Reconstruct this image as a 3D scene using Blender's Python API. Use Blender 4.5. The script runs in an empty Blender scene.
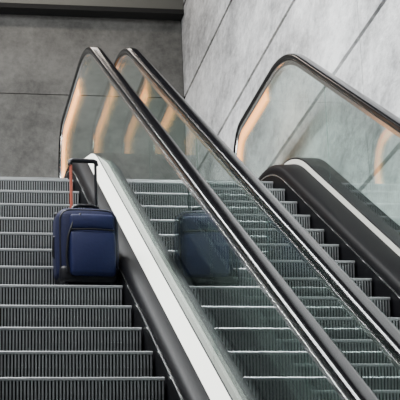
import bpy, bmesh, math, random
from mathutils import Vector, Matrix
random.seed(3)
D = bpy.data; C = bpy.context
col = C.scene.collection

# ------------------------------------------------ materials
def newmat(name):
    m = D.materials.new(name); m.use_nodes = True
    nt = m.node_tree
    return m, nt, nt.nodes['Principled BSDF']
def simple(name, c, rough=0.5, metal=0.0, spec=0.5, noise=0.0, nscale=30, bump=0.0, emit=None, es=0, coat=0):
    m, nt, b = newmat(name)
    b.inputs['Base Color'].default_value = (*c, 1)
    b.inputs['Roughness'].default_value = rough
    b.inputs['Metallic'].default_value = metal
    b.inputs['Specular IOR Level'].default_value = spec
    b.inputs['Coat Weight'].default_value = coat
    if emit:
        b.inputs['Emission Color'].default_value = (*emit, 1)
        b.inputs['Emission Strength'].default_value = es
    tc = nt.nodes.new('ShaderNodeTexCoord')
    n = nt.nodes.new('ShaderNodeTexNoise'); n.inputs['Scale'].default_value = nscale
    n.inputs['Detail'].default_value = 5
    nt.links.new(tc.outputs['Object'], n.inputs['Vector'])
    if noise > 0:
        mx = nt.nodes.new('ShaderNodeMix'); mx.data_type = 'RGBA'
        mx.inputs[6].default_value = (*[x*(1-noise) for x in c], 1)
        mx.inputs[7].default_value = (*[min(1, x*(1+noise)) for x in c], 1)
        nt.links.new(n.outputs['Fac'], mx.inputs[0])
        nt.links.new(mx.outputs[2], b.inputs['Base Color'])
    if bump > 0:
        bp = nt.nodes.new('ShaderNodeBump'); bp.inputs['Strength'].default_value = bump
        bp.inputs['Distance'].default_value = 0.01
        nt.links.new(n.outputs['Fac'], bp.inputs['Height'])
        nt.links.new(bp.outputs['Normal'], b.inputs['Normal'])
    return m
def concrete(name, dark, light, scale=0.7, rough=0.8, stretch=(1, 1, 1), lo=0.58, hi=0.86, fine=0.45, bump=0.45):
    m, nt, b = newmat(name)
    b.inputs['Roughness'].default_value = rough
    tc = nt.nodes.new('ShaderNodeTexCoord')
    mp = nt.nodes.new('ShaderNodeMapping'); mp.inputs['Scale'].default_value = stretch
    nt.links.new(tc.outputs['Object'], mp.inputs['Vector'])
    n1 = nt.nodes.new('ShaderNodeTexNoise'); n1.inputs['Scale'].default_value = scale
    n1.inputs['Detail'].default_value = 10; n1.inputs['Roughness'].default_value = 0.75
    n2 = nt.nodes.new('ShaderNodeTexNoise'); n2.inputs['Scale'].default_value = scale*11
    n2.inputs['Detail'].default_value = 8; n2.inputs['Roughness'].default_value = 0.75
    nt.links.new(mp.outputs[0], n1.inputs['Vector']); nt.links.new(mp.outputs[0], n2.inputs['Vector'])
    mt = nt.nodes.new('ShaderNodeMath'); mt.operation = 'MULTIPLY_ADD'
    nt.links.new(n2.outputs['Fac'], mt.inputs[0]); mt.inputs[1].default_value = fine
    nt.links.new(n1.outputs['Fac'], mt.inputs[2])
    r = nt.nodes.new('ShaderNodeValToRGB')
    r.color_ramp.elements[0].position = lo; r.color_ramp.elements[0].color = (*dark, 1)
    r.color_ramp.elements[1].position = hi; r.color_ramp.elements[1].color = (*light, 1)
    nt.links.new(mt.outputs[0], r.inputs[0]); nt.links.new(r.outputs[0], b.inputs['Base Color'])
    bp = nt.nodes.new('ShaderNodeBump'); bp.inputs['Strength'].default_value = bump; bp.inputs['Distance'].default_value = 0.03
    nt.links.new(n2.outputs['Fac'], bp.inputs['Height']); nt.links.new(bp.outputs[0], b.inputs['Normal'])
    return m
def glassmat(name):
    m = D.materials.new(name); m.use_nodes = True; nt = m.node_tree; nt.nodes.clear()
    out = nt.nodes.new('ShaderNodeOutputMaterial')
    tr = nt.nodes.new('ShaderNodeBsdfTransparent'); tr.inputs[0].default_value = (0.89, 0.945, 0.925, 1)
    gl = nt.nodes.new('ShaderNodeBsdfGlossy'); gl.inputs['Roughness'].default_value = 0.0
    gl.inputs['Color'].default_value = (0.94, 0.98, 0.97, 1)
    geo = nt.nodes.new('ShaderNodeNewGeometry')
    dp = nt.nodes.new('ShaderNodeVectorMath'); dp.operation = 'DOT_PRODUCT'
    nt.links.new(geo.outputs['Normal'], dp.inputs[0]); nt.links.new(geo.outputs['Incoming'], dp.inputs[1])
    ab = nt.nodes.new('ShaderNodeMath'); ab.operation = 'ABSOLUTE'; nt.links.new(dp.outputs['Value'], ab.inputs[0])
    s = nt.nodes.new('ShaderNodeMath'); s.operation = 'SUBTRACT'; s.inputs[0].default_value = 1; nt.links.new(ab.outputs[0], s.inputs[1])
    p = nt.nodes.new('ShaderNodeMath'); p.operation = 'POWER'; nt.links.new(s.outputs[0], p.inputs[0]); p.inputs[1].default_value = 5
    q = nt.nodes.new('ShaderNodeMath'); q.operation = 'MULTIPLY_ADD'; nt.links.new(p.outputs[0], q.inputs[0]); q.inputs[1].default_value = 0.92; q.inputs[2].default_value = 0.035
    mx = nt.nodes.new('ShaderNodeMixShader')
    nt.links.new(q.outputs[0], mx.inputs[0]); nt.links.new(tr.outputs[0], mx.inputs[1]); nt.links.new(gl.outputs[0], mx.inputs[2])
    nt.links.new(mx.outputs[0], out.inputs[0])
    return m

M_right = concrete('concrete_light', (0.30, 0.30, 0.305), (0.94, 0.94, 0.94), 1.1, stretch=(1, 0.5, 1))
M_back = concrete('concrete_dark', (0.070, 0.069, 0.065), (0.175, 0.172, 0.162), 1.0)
M_ceil = simple('ceiling_blocker_dark', (0.02, 0.02, 0.02), 0.8, noise=0.1, nscale=2)
M_floor = concrete('stone_floor', (0.10, 0.10, 0.10), (0.2, 0.2, 0.2), 1.5, rough=0.4)
M_joint = simple('joint_shadow_gap', (0.008, 0.008, 0.008), 0.9, noise=0.1)
M_beam = simple('painted_steel_beam', (0.13, 0.13, 0.115), 0.6, noise=0.1, nscale=3)
M_rubber = simple('black_rubber', (0.003, 0.003, 0.004), 0.18, spec=0.20, noise=0.1)
M_chrome = simple('brushed_steel', (0.80, 0.80, 0.78), 0.18, 1.0, noise=0.06, nscale=80)
M_black = simple('black_enamel', (0.003, 0.003, 0.004), 0.5, spec=0.06, noise=0.1)
M_deck = simple('satin_aluminium_deck', (0.66, 0.66, 0.59), 0.5, 0.2, noise=0.04, nscale=20)
M_rib = simple('step_aluminium', (0.37, 0.38, 0.385), 0.34, 0.75, noise=0.2, nscale=6)
M_groove = simple('step_groove', (0.007, 0.007, 0.007), 0.6, 0.2, spec=0.2, noise=0.1)
M_glass = glassmat('balustrade_glass')
M_warm = simple('warm_newel_glow_paint', (0.6, 0.30, 0.12), 0.4, 0.2, emit=(1.0, 0.40, 0.12), es=2.7, noise=0.3, nscale=5)  # emission paints in warm light caught on the newel glass edges
M_navy = simple('navy_fabric', (0.003, 0.005, 0.032), 0.7, spec=0.25, noise=0.2, nscale=60, bump=0.12)
M_navy2 = simple('navy_fabric_panel', (0.003, 0.007, 0.048), 0.6, spec=0.3, noise=0.2, nscale=60, bump=0.12)
M_trim = simple('black_trim', (0.004, 0.004, 0.007), 0.45, spec=0.3, noise=0.1)
M_tube = simple('copper_tube', (0.50, 0.12, 0.08), 0.4, 0.3, noise=0.1)

# ------------------------------------------------ camera basis (tele lens, tilted up and turned right)
F = 1700.0
u1 = Vector((-308, 415, -F)).normalized()
u0 = Vector((-325, -540, -F)).normalized()
ux = u0.cross(u1).normalized()
uy = u0
uz = ux.cross(uy).normalized()
TH = u1.angle(u0)
R = Matrix((ux, uy, uz))
cam = D.cameras.new('camera'); co = D.objects.new('camera', cam); col.objects.link(co)
cam.sensor_width = 36; cam.lens = 36*F/400; cam.clip_end = 200
co.matrix_world = R.to_4x4()
C.scene.camera = co

# ------------------------------------------------ mesh helpers
def mkobj(name, verts, faces, mat, parent=None, smooth=False, mats=None, fm=None):
    me = D.meshes.new(name); me.from_pydata([tuple(v) for v in verts], [], faces)
    for m in (mats or [mat]): me.materials.append(m)
    if fm:
        for p, i in zip(me.polygons, fm): p.material_index = i
    bm = bmesh.new(); bm.from_mesh(me); bmesh.ops.recalc_face_normals(bm, faces=bm.faces[:]); bm.to_mesh(me); bm.free()
    if smooth:
        for p in me.polygons: p.use_smooth = True
        try: me.set_sharp_from_angle(angle=math.radians(40))
        except Exception: pass
    o = D.objects.new(name, me); col.objects.link(o)
    if parent: o.parent = parent
    return o
class MB:
    def __init__(s): s.v = []; s.f = []; s.m = []
    def box(s, a, b, mi=0):
        i = len(s.v)
        s.v += [(x, y, z) for x in (a[0], b[0]) for y in (a[1], b[1]) for z in (a[2], b[2])]
        for q in ((0,1,3,2),(4,6,7,5),(0,4,5,1),(2,3,7,6),(0,2,6,4),(1,5,7,3)):
            s.f.append(tuple(i+k for k in q)); s.m.append(mi)
    def prismx(s, poly, x0, x1, mi=0):
        i = len(s.v); n = len(poly)
        s.v += [(x0, y, z) for y, z in poly] + [(x1, y, z) for y, z in poly]
        s.f.append(tuple(i+k for k in range(n))); s.m.append(mi)
        s.f.append(tuple(i+n+k for k in reversed(range(n)))); s.m.append(mi)
        for k in range(n):
            k2 = (k+1) % n
            s.f.append((i+k, i+k2, i+n+k2, i+n+k)); s.m.append(mi)
    def obj(s, name, mats, parent=None, smooth=False):
        return mkobj(name, s.v, s.f, None, parent, smooth, mats, s.m)
def sweep(name, path, prof, x0, mat, parent, smooth=True, vertical=False):
    n = len(path); k = len(prof); V = []; Fc = []
    for i, (y, z) in enumerate(path):
        a = path[max(i-1, 0)]; b = path[min(i+1, n-1)]
        ty, tz = b[0]-a[0], b[1]-a[1]; L = math.hypot(ty, tz) or 1
        ny, nz = (-tz/L, ty/L)
        if vertical: ny, nz = 0, 1
        for (px, ph) in prof: V.append((x0+px, y+ny*ph, z+nz*ph))
    for i in range(n-1):
        for j in range(k):
            j2 = (j+1) % k
            Fc.append((i*k+j, i*k+j2, (i+1)*k+j2, (i+1)*k+j))
    Fc.append(tuple(range(k))); Fc.append(tuple((n-1)*k+j for j in reversed(range(k))))
    return mkobj(name, V, Fc, mat, parent, smooth)
def empty(name, loc=(0, 0, 0)):
    e = D.objects.new(name, None); e.location = loc; col.objects.link(e); return e

# ------------------------------------------------ escalator profile
FL = -1.6
m_ = math.tan(TH); c_ = 2.8/math.cos(TH)
Rt = 1.8; tl = Rt*math.tan(TH/2)
Yb = (FL+c_)/m_
Yt = 12.0+tl*math.cos(TH); LAND = m_*Yt-c_
Y0, Y1 = 0.9, 15.2
base = []
y = Y0
while y < Yb-tl: base.append((y, FL)); y += 0.1
for i in range(13):
    a = TH*i/12; base.append((Yb-tl+Rt*math.sin(a), FL+Rt*(1-math.cos(a))))
ys = base[-1][0]; y = ys+0.1
ye = Yt-tl*math.cos(TH)
while y < ye-0.02: base.append((y, m_*y-c_)); y += 0.1
for i in range(13):
    a = TH*(1-i/12); base.append((Yt+tl-Rt*math.sin(a), LAND-Rt*(1-math.cos(a))))
y = Yt+tl+0.1
while y < Y1: base.append((y, LAND)); y += 0.1
def bz(Y):
    if Y <= base[0][0]: return base[0][1]
    for (a, b) in zip(base, base[1:]):
        if a[0] <= Y <= b[0]:
            t = (Y-a[0])/(b[0]-a[0]+1e-9); return a[1]*(1-t)+b[1]*t
    return base[-1][1]
NB, NT = 1.75, 14.15
RH = 1.05; NR = 0.39
def sub(a, b, dz):
    p = [(Y, z+dz) for Y, z in base if a < Y < b]
    return [(a, bz(a)+dz)]+p+[(b, bz(b)+dz)]
def rail_path(r, ret=0.5, top=RH):
    c = top-NR
    P = []
    P += [(NB+ret, FL+c-r-0.12), (NB+ret*0.6, FL+c-r-0.05), (NB+ret*0.3, FL+c-r-0.012)]
    for i in range(25):
        a = -math.pi/2-math.pi*i/24
        P.append((NB+r*math.cos(a), FL+c+r*math.sin(a)))
    mid = [(Y, z+c+r) for Y, z in base if NB+0.05 < Y < NT-0.05]
    P += mid
    for i in range(25):
        a = math.pi/2-math.pi*i/24
        P.append((NT+r*math.cos(a), LAND+c+r*math.sin(a)))
    P += [(NT-ret*0.3, LAND+c-r-0.012), (NT-ret*0.6, LAND+c-r-0.05), (NT-ret, LAND+c-r-0.12)]
    return P

rail_prof = []
for i in range(28):
    a = 2*math.pi*i/28
    cx, sx = math.cos(a), math.sin(a)
    rail_prof.append((0.044*math.copysign(abs(cx)**0.7, cx), 0.002+0.028*math.copysign(abs(sx)**0.75, sx)))
track_prof = [(-0.024, -0.022), (-0.034, -0.028), (-0.034, -0.038), (-0.022, -0.043), (-0.022, -0.064), (0.022, -0.064), (0.022, -0.043), (0.034, -0.038), (0.034, -0.028), (0.024, -0.022)]

def step_mesh(w):
    mb = MB()
    body = [(0.010, -0.010), (0.012, -0.04), (0.016, -0.09), (0.028, -0.14), (0.050, -0.195), (0.056, -0.215),
            (0.075, -0.215), (0.05, -0.13), (0.04, -0.04), (0.39, -0.04), (0.39, -0.010)]
    mb.prismx(body, 0, w, 1)
    outer = [(0.39, 0), (0.012, 0), (0.003, -0.004), (0, -0.012), (0.002, -0.04), (0.006, -0.09), (0.018, -0.14), (0.040, -0.195), (0.046, -0.215)]
    inner = [(0.056, -0.214), (0.050, -0.194), (0.028, -0.139), (0.016, -0.09), (0.0125, -0.04), (0.012, -0.012), (0.39, -0.012)]
    n = int(w/0.0175); p = w/n
    for i in range(n):
        x = (i+0.26)*p
        mb.prismx([(0.39, 0), (0.012, 0), (0.012, -0.012), (0.39, -0.012)], x, x+p*0.48, 0)
        mb.prismx(outer[1:]+inner[:6], x, x+p*0.48, 0)
    mb.prismx([(0.016, 0.001), (0.004, -0.001), (-0.002, -0.007), (-0.002, -0.018), (0.014, -0.018)], 0, w, 0)
    me = D.meshes.new('step')
    me.from_pydata(mb.v, [], mb.f); me.materials.append(M_rib); me.materials.append(M_groove)
    for q, mi in zip(me.polygons, mb.m): q.material_index = mi
    bm = bmesh.new(); bm.from_mesh(me); bmesh.ops.recalc_face_normals(bm, faces=bm.faces[:]); bm.to_mesh(me); bm.free()
    return me

def nosings(phase):
    out = []; s = 0; nxt = phase; a = Yb-tl-0.75; b = Yt+tl+0.35
    pts = [(a, bz(a))]+[p for p in base if a < p[0] < b]+[(b, bz(b))]
    for p, q in zip(pts, pts[1:]):
        L = math.hypot(q[0]-p[0], q[1]-p[1])
        while s+L >= nxt:
            t = (nxt-s)/L
            out.append((p[0]+(q[0]-p[0])*t, p[1]+(q[1]-p[1])*t)); nxt += 0.407
        s += L
    return out

def balustrade(side, xs, xg, parent, outer_w, deckmat, split=0.55):
    sgn = 1 if xg > xs else -1
    d = abs(xg-xs)
    sfx = 'right' if sgn > 0 else 'left'
    sweep('handrail_'+sfx, rail_path(NR), rail_prof, xg, M_rubber, parent)
    sweep('handrail_track_'+sfx, rail_path(NR), track_prof, xg, M_chrome, parent)
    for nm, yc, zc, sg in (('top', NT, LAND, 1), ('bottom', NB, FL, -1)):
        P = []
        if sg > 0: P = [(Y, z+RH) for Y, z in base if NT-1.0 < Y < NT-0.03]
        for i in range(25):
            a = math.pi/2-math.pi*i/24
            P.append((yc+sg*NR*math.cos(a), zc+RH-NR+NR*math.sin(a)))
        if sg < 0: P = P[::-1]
        sweep('newel_painted_glow_%s_%s' % (nm, sfx), P, [(-0.014, -0.066), (0.014, -0.066), (0.014, -0.14), (-0.014, -0.14)], xg, M_warm, parent)  # not a lamp: painted glow along the inner edge of the newel
    rin = NR-0.055
    cuts = [NB-rin+0.001]
    yy = NB+0.9
    while yy < NT-1.0: cuts.append(yy); yy += 1.75
    cuts.append(NT+rin-0.001)
    mb = MB()
    for ca, cb in zip(cuts, cuts[1:]):
        a = ca+0.004; b = cb-0.004
        Ys = [a]+sorted([Y for Y, z in base if a+.01 < Y < b-.01]+[NB-rin*math.cos(t*.1) for t in range(1, 16) if a+.01 < NB-rin*math.cos(t*.1) < b]+[NT+rin*math.cos(t*.1) for t in range(1, 16) if a < NT+rin*math.cos(t*.1) < b-.01])+[b]
        i0 = len(mb.v)
        for Y in Ys:
            z = bz(Y); top = z+RH-0.055; bot = z+0.15
            if Y < NB: h = math.sqrt(max(rin*rin-(NB-Y)**2, 0)); top = z+RH-NR+h; bot = z+RH-NR-h
            if Y > NT: h = math.sqrt(max(rin*rin-(NT-Y)**2, 0)); top = z+RH-NR+h; bot = z+RH-NR-h
            mb.v += [(xg-0.006, Y, bot), (xg-0.006, Y, top), (xg+0.006, Y, top), (xg+0.006, Y, bot)]
        for i in range(len(Ys)-1):
            for j in range(4):
                j2 = (j+1) % 4
                mb.f.append((i0+i*4+j, i0+i*4+j2, i0+i*4+4+j2, i0+i*4+4+j)); mb.m.append(0)
        e = i0+(len(Ys)-1)*4
        mb.f += [(i0, i0+1, i0+2, i0+3), (e, e+1, e+2, e+3)]; mb.m += [0, 0]
    mb.obj('glass_panels_'+sfx, [M_glass], parent)
    path = sub(NB-0.15, NT+0.1, 0)
    g = lambda pts: [(sgn*px, pz) for px, pz in pts]
    k = d*split
    sweep('skirt_'+sfx, path, g([(0.0, -0.3), (0.0, 0.06), (0.012, 0.06), (0.012, -0.3)]), xs+sgn*0.004, M_black, parent, vertical=True)
    sweep('skirt_bead_'+sfx, path, g([(-0.004, 0.045), (-0.004, 0.055), (0.004, 0.055), (0.004, 0.045)]), xs+sgn*0.004, M_chrome, parent, vertical=True)
    sweep('skirt_trim_'+sfx, path, g([(0.0, 0.055), (0.002, 0.085), (0.012, 0.115), (0.035, 0.135), (k, 0.145), (k, 0.10), (0.012, 0.03)]), xs+sgn*0.004, M_black, parent, vertical=True)
    sweep('inner_deck_'+sfx, path, g([(k, 0.14), (d-0.012, 0.195), (d-0.012, 0.10), (k, 0.06)]), xs+sgn*0.004, deckmat, parent, vertical=True)
    sweep('outer_deck_'+sfx, path, g([(d-0.012, 0.195), (d-0.008, 0.20), (d+outer_w-0.01, 0.20), (d+outer_w-0.006, 0.18), (d+outer_w-0.006, -0.45), (d-0.012, -0.45)]), xs+sgn*0.002, M_black, parent, vertical=True)

def escalator(xl, xr, gl, gr, owl, owr, phase, dl, dr, sp):
    e = empty('escalator')
    w = xr-xl
    me = step_mesh(w-0.012)
    for i, (Y, z) in enumerate(nosings(phase)):
        o = D.objects.new('step_%d' % (i+1), me); o.location = (xl+0.006, Y, z); col.objects.link(o); o.parent = e
    balustrade(1, xr, gr, e, owr, dr, sp)
    balustrade(-1, xl, gl, e, owl, dl)
    mb = MB()
    mb.prismx([(Yt+tl+0.32, LAND+0.004), (Yt+tl+0.42, LAND+0.012), (NT+0.4, LAND+0.012), (NT+0.4, LAND-0.02), (Yt+tl+0.4, LAND-0.02)], xl, xr, 0)
    mb.prismx([(Yb-tl-0.32, FL+0.004), (Yb-tl-0.42, FL+0.012), (NB-0.4, FL+0.012), (NB-0.4, FL-0.02), (Yb-tl-0.4, FL-0.02)], xl, xr, 0)
    mb.obj('comb_plates', [M_chrome], e)
    P = sub(NB, NT, 0)
    sweep('truss', P, [(0, -0.30), (w, -0.30), (w, -0.75), (0, -0.75)], xl, M_black, e, smooth=False, vertical=True)
    return e

XS1, XG1 = 1.40, 1.58
XG2, XS2 = 1.87, 2.04
XS3, XG3 = 2.99, 3.19
hw = (XG2-XG1)/2-0.002
escalator(0.45, XS1, 0.275, XG1, 0.12, hw, 0.30, M_deck, M_deck, 0.52)
escalator(XS2, XS3, XG2, XG3, hw, 0.16, 0.10, M_black, M_deck, 0.88)

# ------------------------------------------------ building shell
XW, YW = 3.55, 19.0
zrows = [-1.6+0.0]+[3.85-1.145*k for k in (4, 3, 2, 1)]+[3.85+1.145*k for k in range(6)]
zrows = sorted(zrows)
mb = MB()
for za, zb in zip(zrows, zrows[1:]):
    ysplit = [-4, 1.2, 6.4, 11.6, 16.8, YW]
    for ya, yb in zip(ysplit, ysplit[1:]):
        mb.box((XW, ya+0.006, za+0.022), (XW+0.06, yb-0.006, zb-0.022), 0)
mb.box((XW+0.05, -4, -2), (XW+0.3, YW+0.3, 9.8), 1)
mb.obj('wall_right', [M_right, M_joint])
mb = MB()
zr = [z for z in zrows if z > 3.5]; zr[0] = LAND-0.25
for za, zb in zip(zr, zr[1:]):
    xsn = [-6, -1.6, XW]
    for xa, xb in zip(xsn, xsn[1:]):
        mb.box((xa+0.004, YW, za+0.005), (xb-0.004, YW+0.06, zb-0.005), 0)
mb.box((-6, YW+0.05, LAND-0.5), (XW+0.3, YW+0.3, 9.8), 1)
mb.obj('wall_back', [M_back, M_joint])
mb = MB()
mb.box((-6, YW-0.20, 8.36), (XW-0.005, YW-0.01, 9.3), 0)
mb.box((-6, YW-0.22, 8.30), (XW-0.005, YW-0.01, 8.36), 1)
mb.obj('trim_beam', [M_beam, M_joint])
mb = MB(); mb.box((-6, 0, 9.3), (XW+0.3, YW+0.3, 9.5), 0); mb.obj('ceiling_blocker', [M_ceil])  # unseen, added dark to keep sky reflections off the black handrails
mb = MB(); mb.box((-6, NT+0.62, LAND-0.2), (XW+0.05, YW+0.1, LAND), 0); mb.obj('floor_landing', [M_floor])
mb = MB(); mb.box((-6, -4, FL-0.2), (XW+0.05, NB-0.42, FL), 0)
mb.box((-6, NB-0.42, FL-1.0), (XW+0.05, 16, FL-0.78), 0); mb.obj('floor', [M_floor])

# ------------------------------------------------ suitcase
def rbox(name, sx, sy, sz, loc, bev, mat, parent, seg=5, bulge=0.0, cuts=0):
    bm = bmesh.new(); bmesh.ops.create_cube(bm, size=1)
    for v in bm.verts: v.co = Vector((v.co.x*sx, v.co.y*sy, v.co.z*sz))
    bmesh.ops.bevel(bm, geom=bm.edges[:], offset=bev, segments=seg, profile=0.5, affect='EDGES')
    if bulge:
        bmesh.ops.subdivide_edges(bm, edges=bm.edges[:], cuts=3, use_grid_fill=True)
        for v in bm.verts:
            a, b, c = v.co.x/(sx/2), v.co.y/(sy/2), v.co.z/(sz/2)
            v.co.y += math.copysign(bulge*(1-a*a)*(1-c*c)*abs(b), v.co.y)
            v.co.z += math.copysign(0.5*bulge*(1-a*a)*abs(c), v.co.z) if v.co.z > 0 else 0
            v.co.x += math.copysign(0.35*bulge*(1-c*c)*abs(a), v.co.x)
    me = D.meshes.new(name); bm.to_mesh(me); bm.free()
    for p in me.polygons: p.use_smooth = True
    me.materials.append(mat)
    o = D.objects.new(name, me); o.location = loc; col.objects.link(o); o.parent = parent
    return o
def tube(name, pts, r, mat, parent, cyclic=False, res=6):
    cu = D.curves.new(name, 'CURVE'); cu.dimensions = '3D'; cu.bevel_depth = r; cu.bevel_resolution = 3
    sp = cu.splines.new('POLY'); sp.points.add(len(pts)-1)
    for p, q in zip(sp.points, pts): p.co = (*q, 1)
    sp.use_cyclic_u = cyclic
    o = D.objects.new(name+'_tmp', cu); col.objects.link(o)
    dg = C.evaluated_depsgraph_get(); me = D.meshes.new_from_object(o.evaluated_get(dg))
    D.objects.remove(o); me.materials.clear(); me.materials.append(mat)
    for p in me.polygons: p.use_smooth = True
    o = D.objects.new(name, me); col.objects.link(o); o.parent = parent
    return o
def rrect(w, h, r, y, cx=0, cz=0, n=6):
    P = []
    for (sx, sz, a0) in ((1, 1, 0), (-1, 1, 90), (-1, -1, 180), (1, -1, 270)):
        for i in range(n+1):
            a = math.radians(a0+90*i/n)
            P.append((cx+sx*(w/2-r)+r*abs(math.cos(a))*sx, y, cz+sz*(h/2-r)+r*abs(math.sin(a))*sz))
    return P
ns = nosings(0.30)
st = min(ns, key=lambda p: abs(p[0]-9.66))
S = empty('suitcase', (1.203, st[0]+0.175, st[1]))
S.rotation_euler = (0, 0, math.radians(4))
W, H, DP = 0.375, 0.46, 0.20
zc = 0.045+H/2
rbox('body', W, DP, H, (0, 0.01, zc), 0.065, M_navy, S, seg=7, bulge=0.022)
rbox('expander_band', W+0.002, 0.03, H-0.004, (0, 0.035, zc), 0.014, M_trim, S)
rbox('front_pocket_large', W-0.10, 0.05, H*0.60, (0.02, -DP/2-0.005, 0.045+H*0.36), 0.024, M_navy2, S, bulge=0.014)
rbox('front_pocket_upper', W-0.11, 0.035, H*0.21, (0.02, -DP/2-0.001, 0.045+H*0.785), 0.016, M_navy2, S, bulge=0.010)
tube('piping_front', rrect(W-0.035, H-0.03, 0.065, -DP/2+0.024, 0, zc), 0.006, M_trim, S, True)
tube('piping_back', rrect(W-0.02, H-0.015, 0.065, DP/2-0.015, 0, zc), 0.005, M_trim, S, True)
tube('zip_pocket', [(-0.11, -DP/2-0.027, 0.045+H*0.67), (0.02, -DP/2-0.036, 0.045+H*0.675), (0.15, -DP/2-0.027, 0.045+H*0.67)], 0.005, M_trim, S)
tube('zip_curve', [(-0.135, -DP/2-0.012, 0.09), (-0.14, -DP/2-0.014, 0.2), (-0.13, -DP/2-0.015, 0.31), (-0.10, -DP/2-0.014, 0.40), (-0.05, -DP/2-0.012, 0.455)], 0.007, M_trim, S)
rbox('kick_plate', W-0.02, DP+0.01, 0.11, (0, 0.005, 0.088), 0.03, M_trim, S)
tube('top_handle', [(-0.085, -0.01, 0.045+H-0.004), (-0.075, -0.01, 0.045+H+0.022), (-0.04, -0.01, 0.045+H+0.034), (0.04, -0.01, 0.045+H+0.034), (0.075, -0.01, 0.045+H+0.022), (0.085, -0.01, 0.045+H-0.004)], 0.012, M_trim, S)
tube('side_handle', [(-W/2+0.004, 0, 0.2), (-W/2-0.014, 0, 0.215), (-W/2-0.014, 0, 0.33), (-W/2+0.004, 0, 0.345)], 0.008, M_trim, S)
HZ = 0.86
for i, x in enumerate((-0.070, 0.085)):
    tube('pull_tube_%d' % (i+1), [(x, DP/2-0.015, 0.3), (x, DP/2-0.015, HZ-0.01)], 0.0095, M_tube if i == 0 else M_trim, S)
    rbox('tube_socket_%d' % (i+1), 0.035, 0.03, 0.03, (x, DP/2-0.015, 0.045+H), 0.006, M_trim, S)
tube('pull_grip', [(-0.076, DP/2-0.015, HZ-0.03), (-0.072, DP/2-0.015, HZ-0.006), (-0.056, DP/2-0.015, HZ), (0.071, DP/2-0.015, HZ), (0.087, DP/2-0.015, HZ-0.006), (0.091, DP/2-0.015, HZ-0.03)], 0.015, M_trim, S)
for i, (x, y) in enumerate(((-0.14, -0.06), (0.14, -0.06), (-0.14, 0.07), (0.14, 0.07))):
    bm = bmesh.new(); bmesh.ops.create_cone(bm, cap_ends=True, segments=20, radius1=0.024, radius2=0.024, depth=0.02, matrix=Matrix.Rotation(math.pi/2, 4, 'Y'))
    me = D.meshes.new('wheel'); bm.to_mesh(me); bm.free(); me.materials.append(M_trim)
    o = D.objects.new('wheel_%d' % (i+1), me); o.location = (x, y, 0.025); col.objects.link(o); o.parent = S
    rbox('wheel_fork_%d' % (i+1), 0.035, 0.035, 0.03, (x, y, 0.045), 0.008, M_trim, S)

# ------------------------------------------------ light
w = D.worlds.new('world'); C.scene.world = w; w.use_nodes = True
w.node_tree.nodes['Background'].inputs[0].default_value = (0.86, 0.93, 1.0, 1)
w.node_tree.nodes['Background'].inputs[1].default_value = 0.14
def area(name, loc, rot, sx, sy, e, c=(1, 1, 1)):
    l = D.lights.new(name, 'AREA'); l.shape = 'RECTANGLE'; l.size = sx; l.size_y = sy; l.energy = e; l.color = c
    o = D.objects.new(name, l); o.location = loc; o.rotation_euler = [math.radians(a) for a in rot]; col.objects.link(o)
for i, xx in enumerate((-2.2, -0.4)):
    area('ceiling_strip_light', (xx, 9.5, 9.25), (0, 0, 0), 0.4, 11, 1450, (0.97, 0.99, 1.0))
area('landing_fill', (1.5, 17.5, 9.2), (0, 0, 0), 2, 0.3, 40, (1.0, 0.9, 0.8))  # added fill, no visible fixture; brightens the beam over the landing
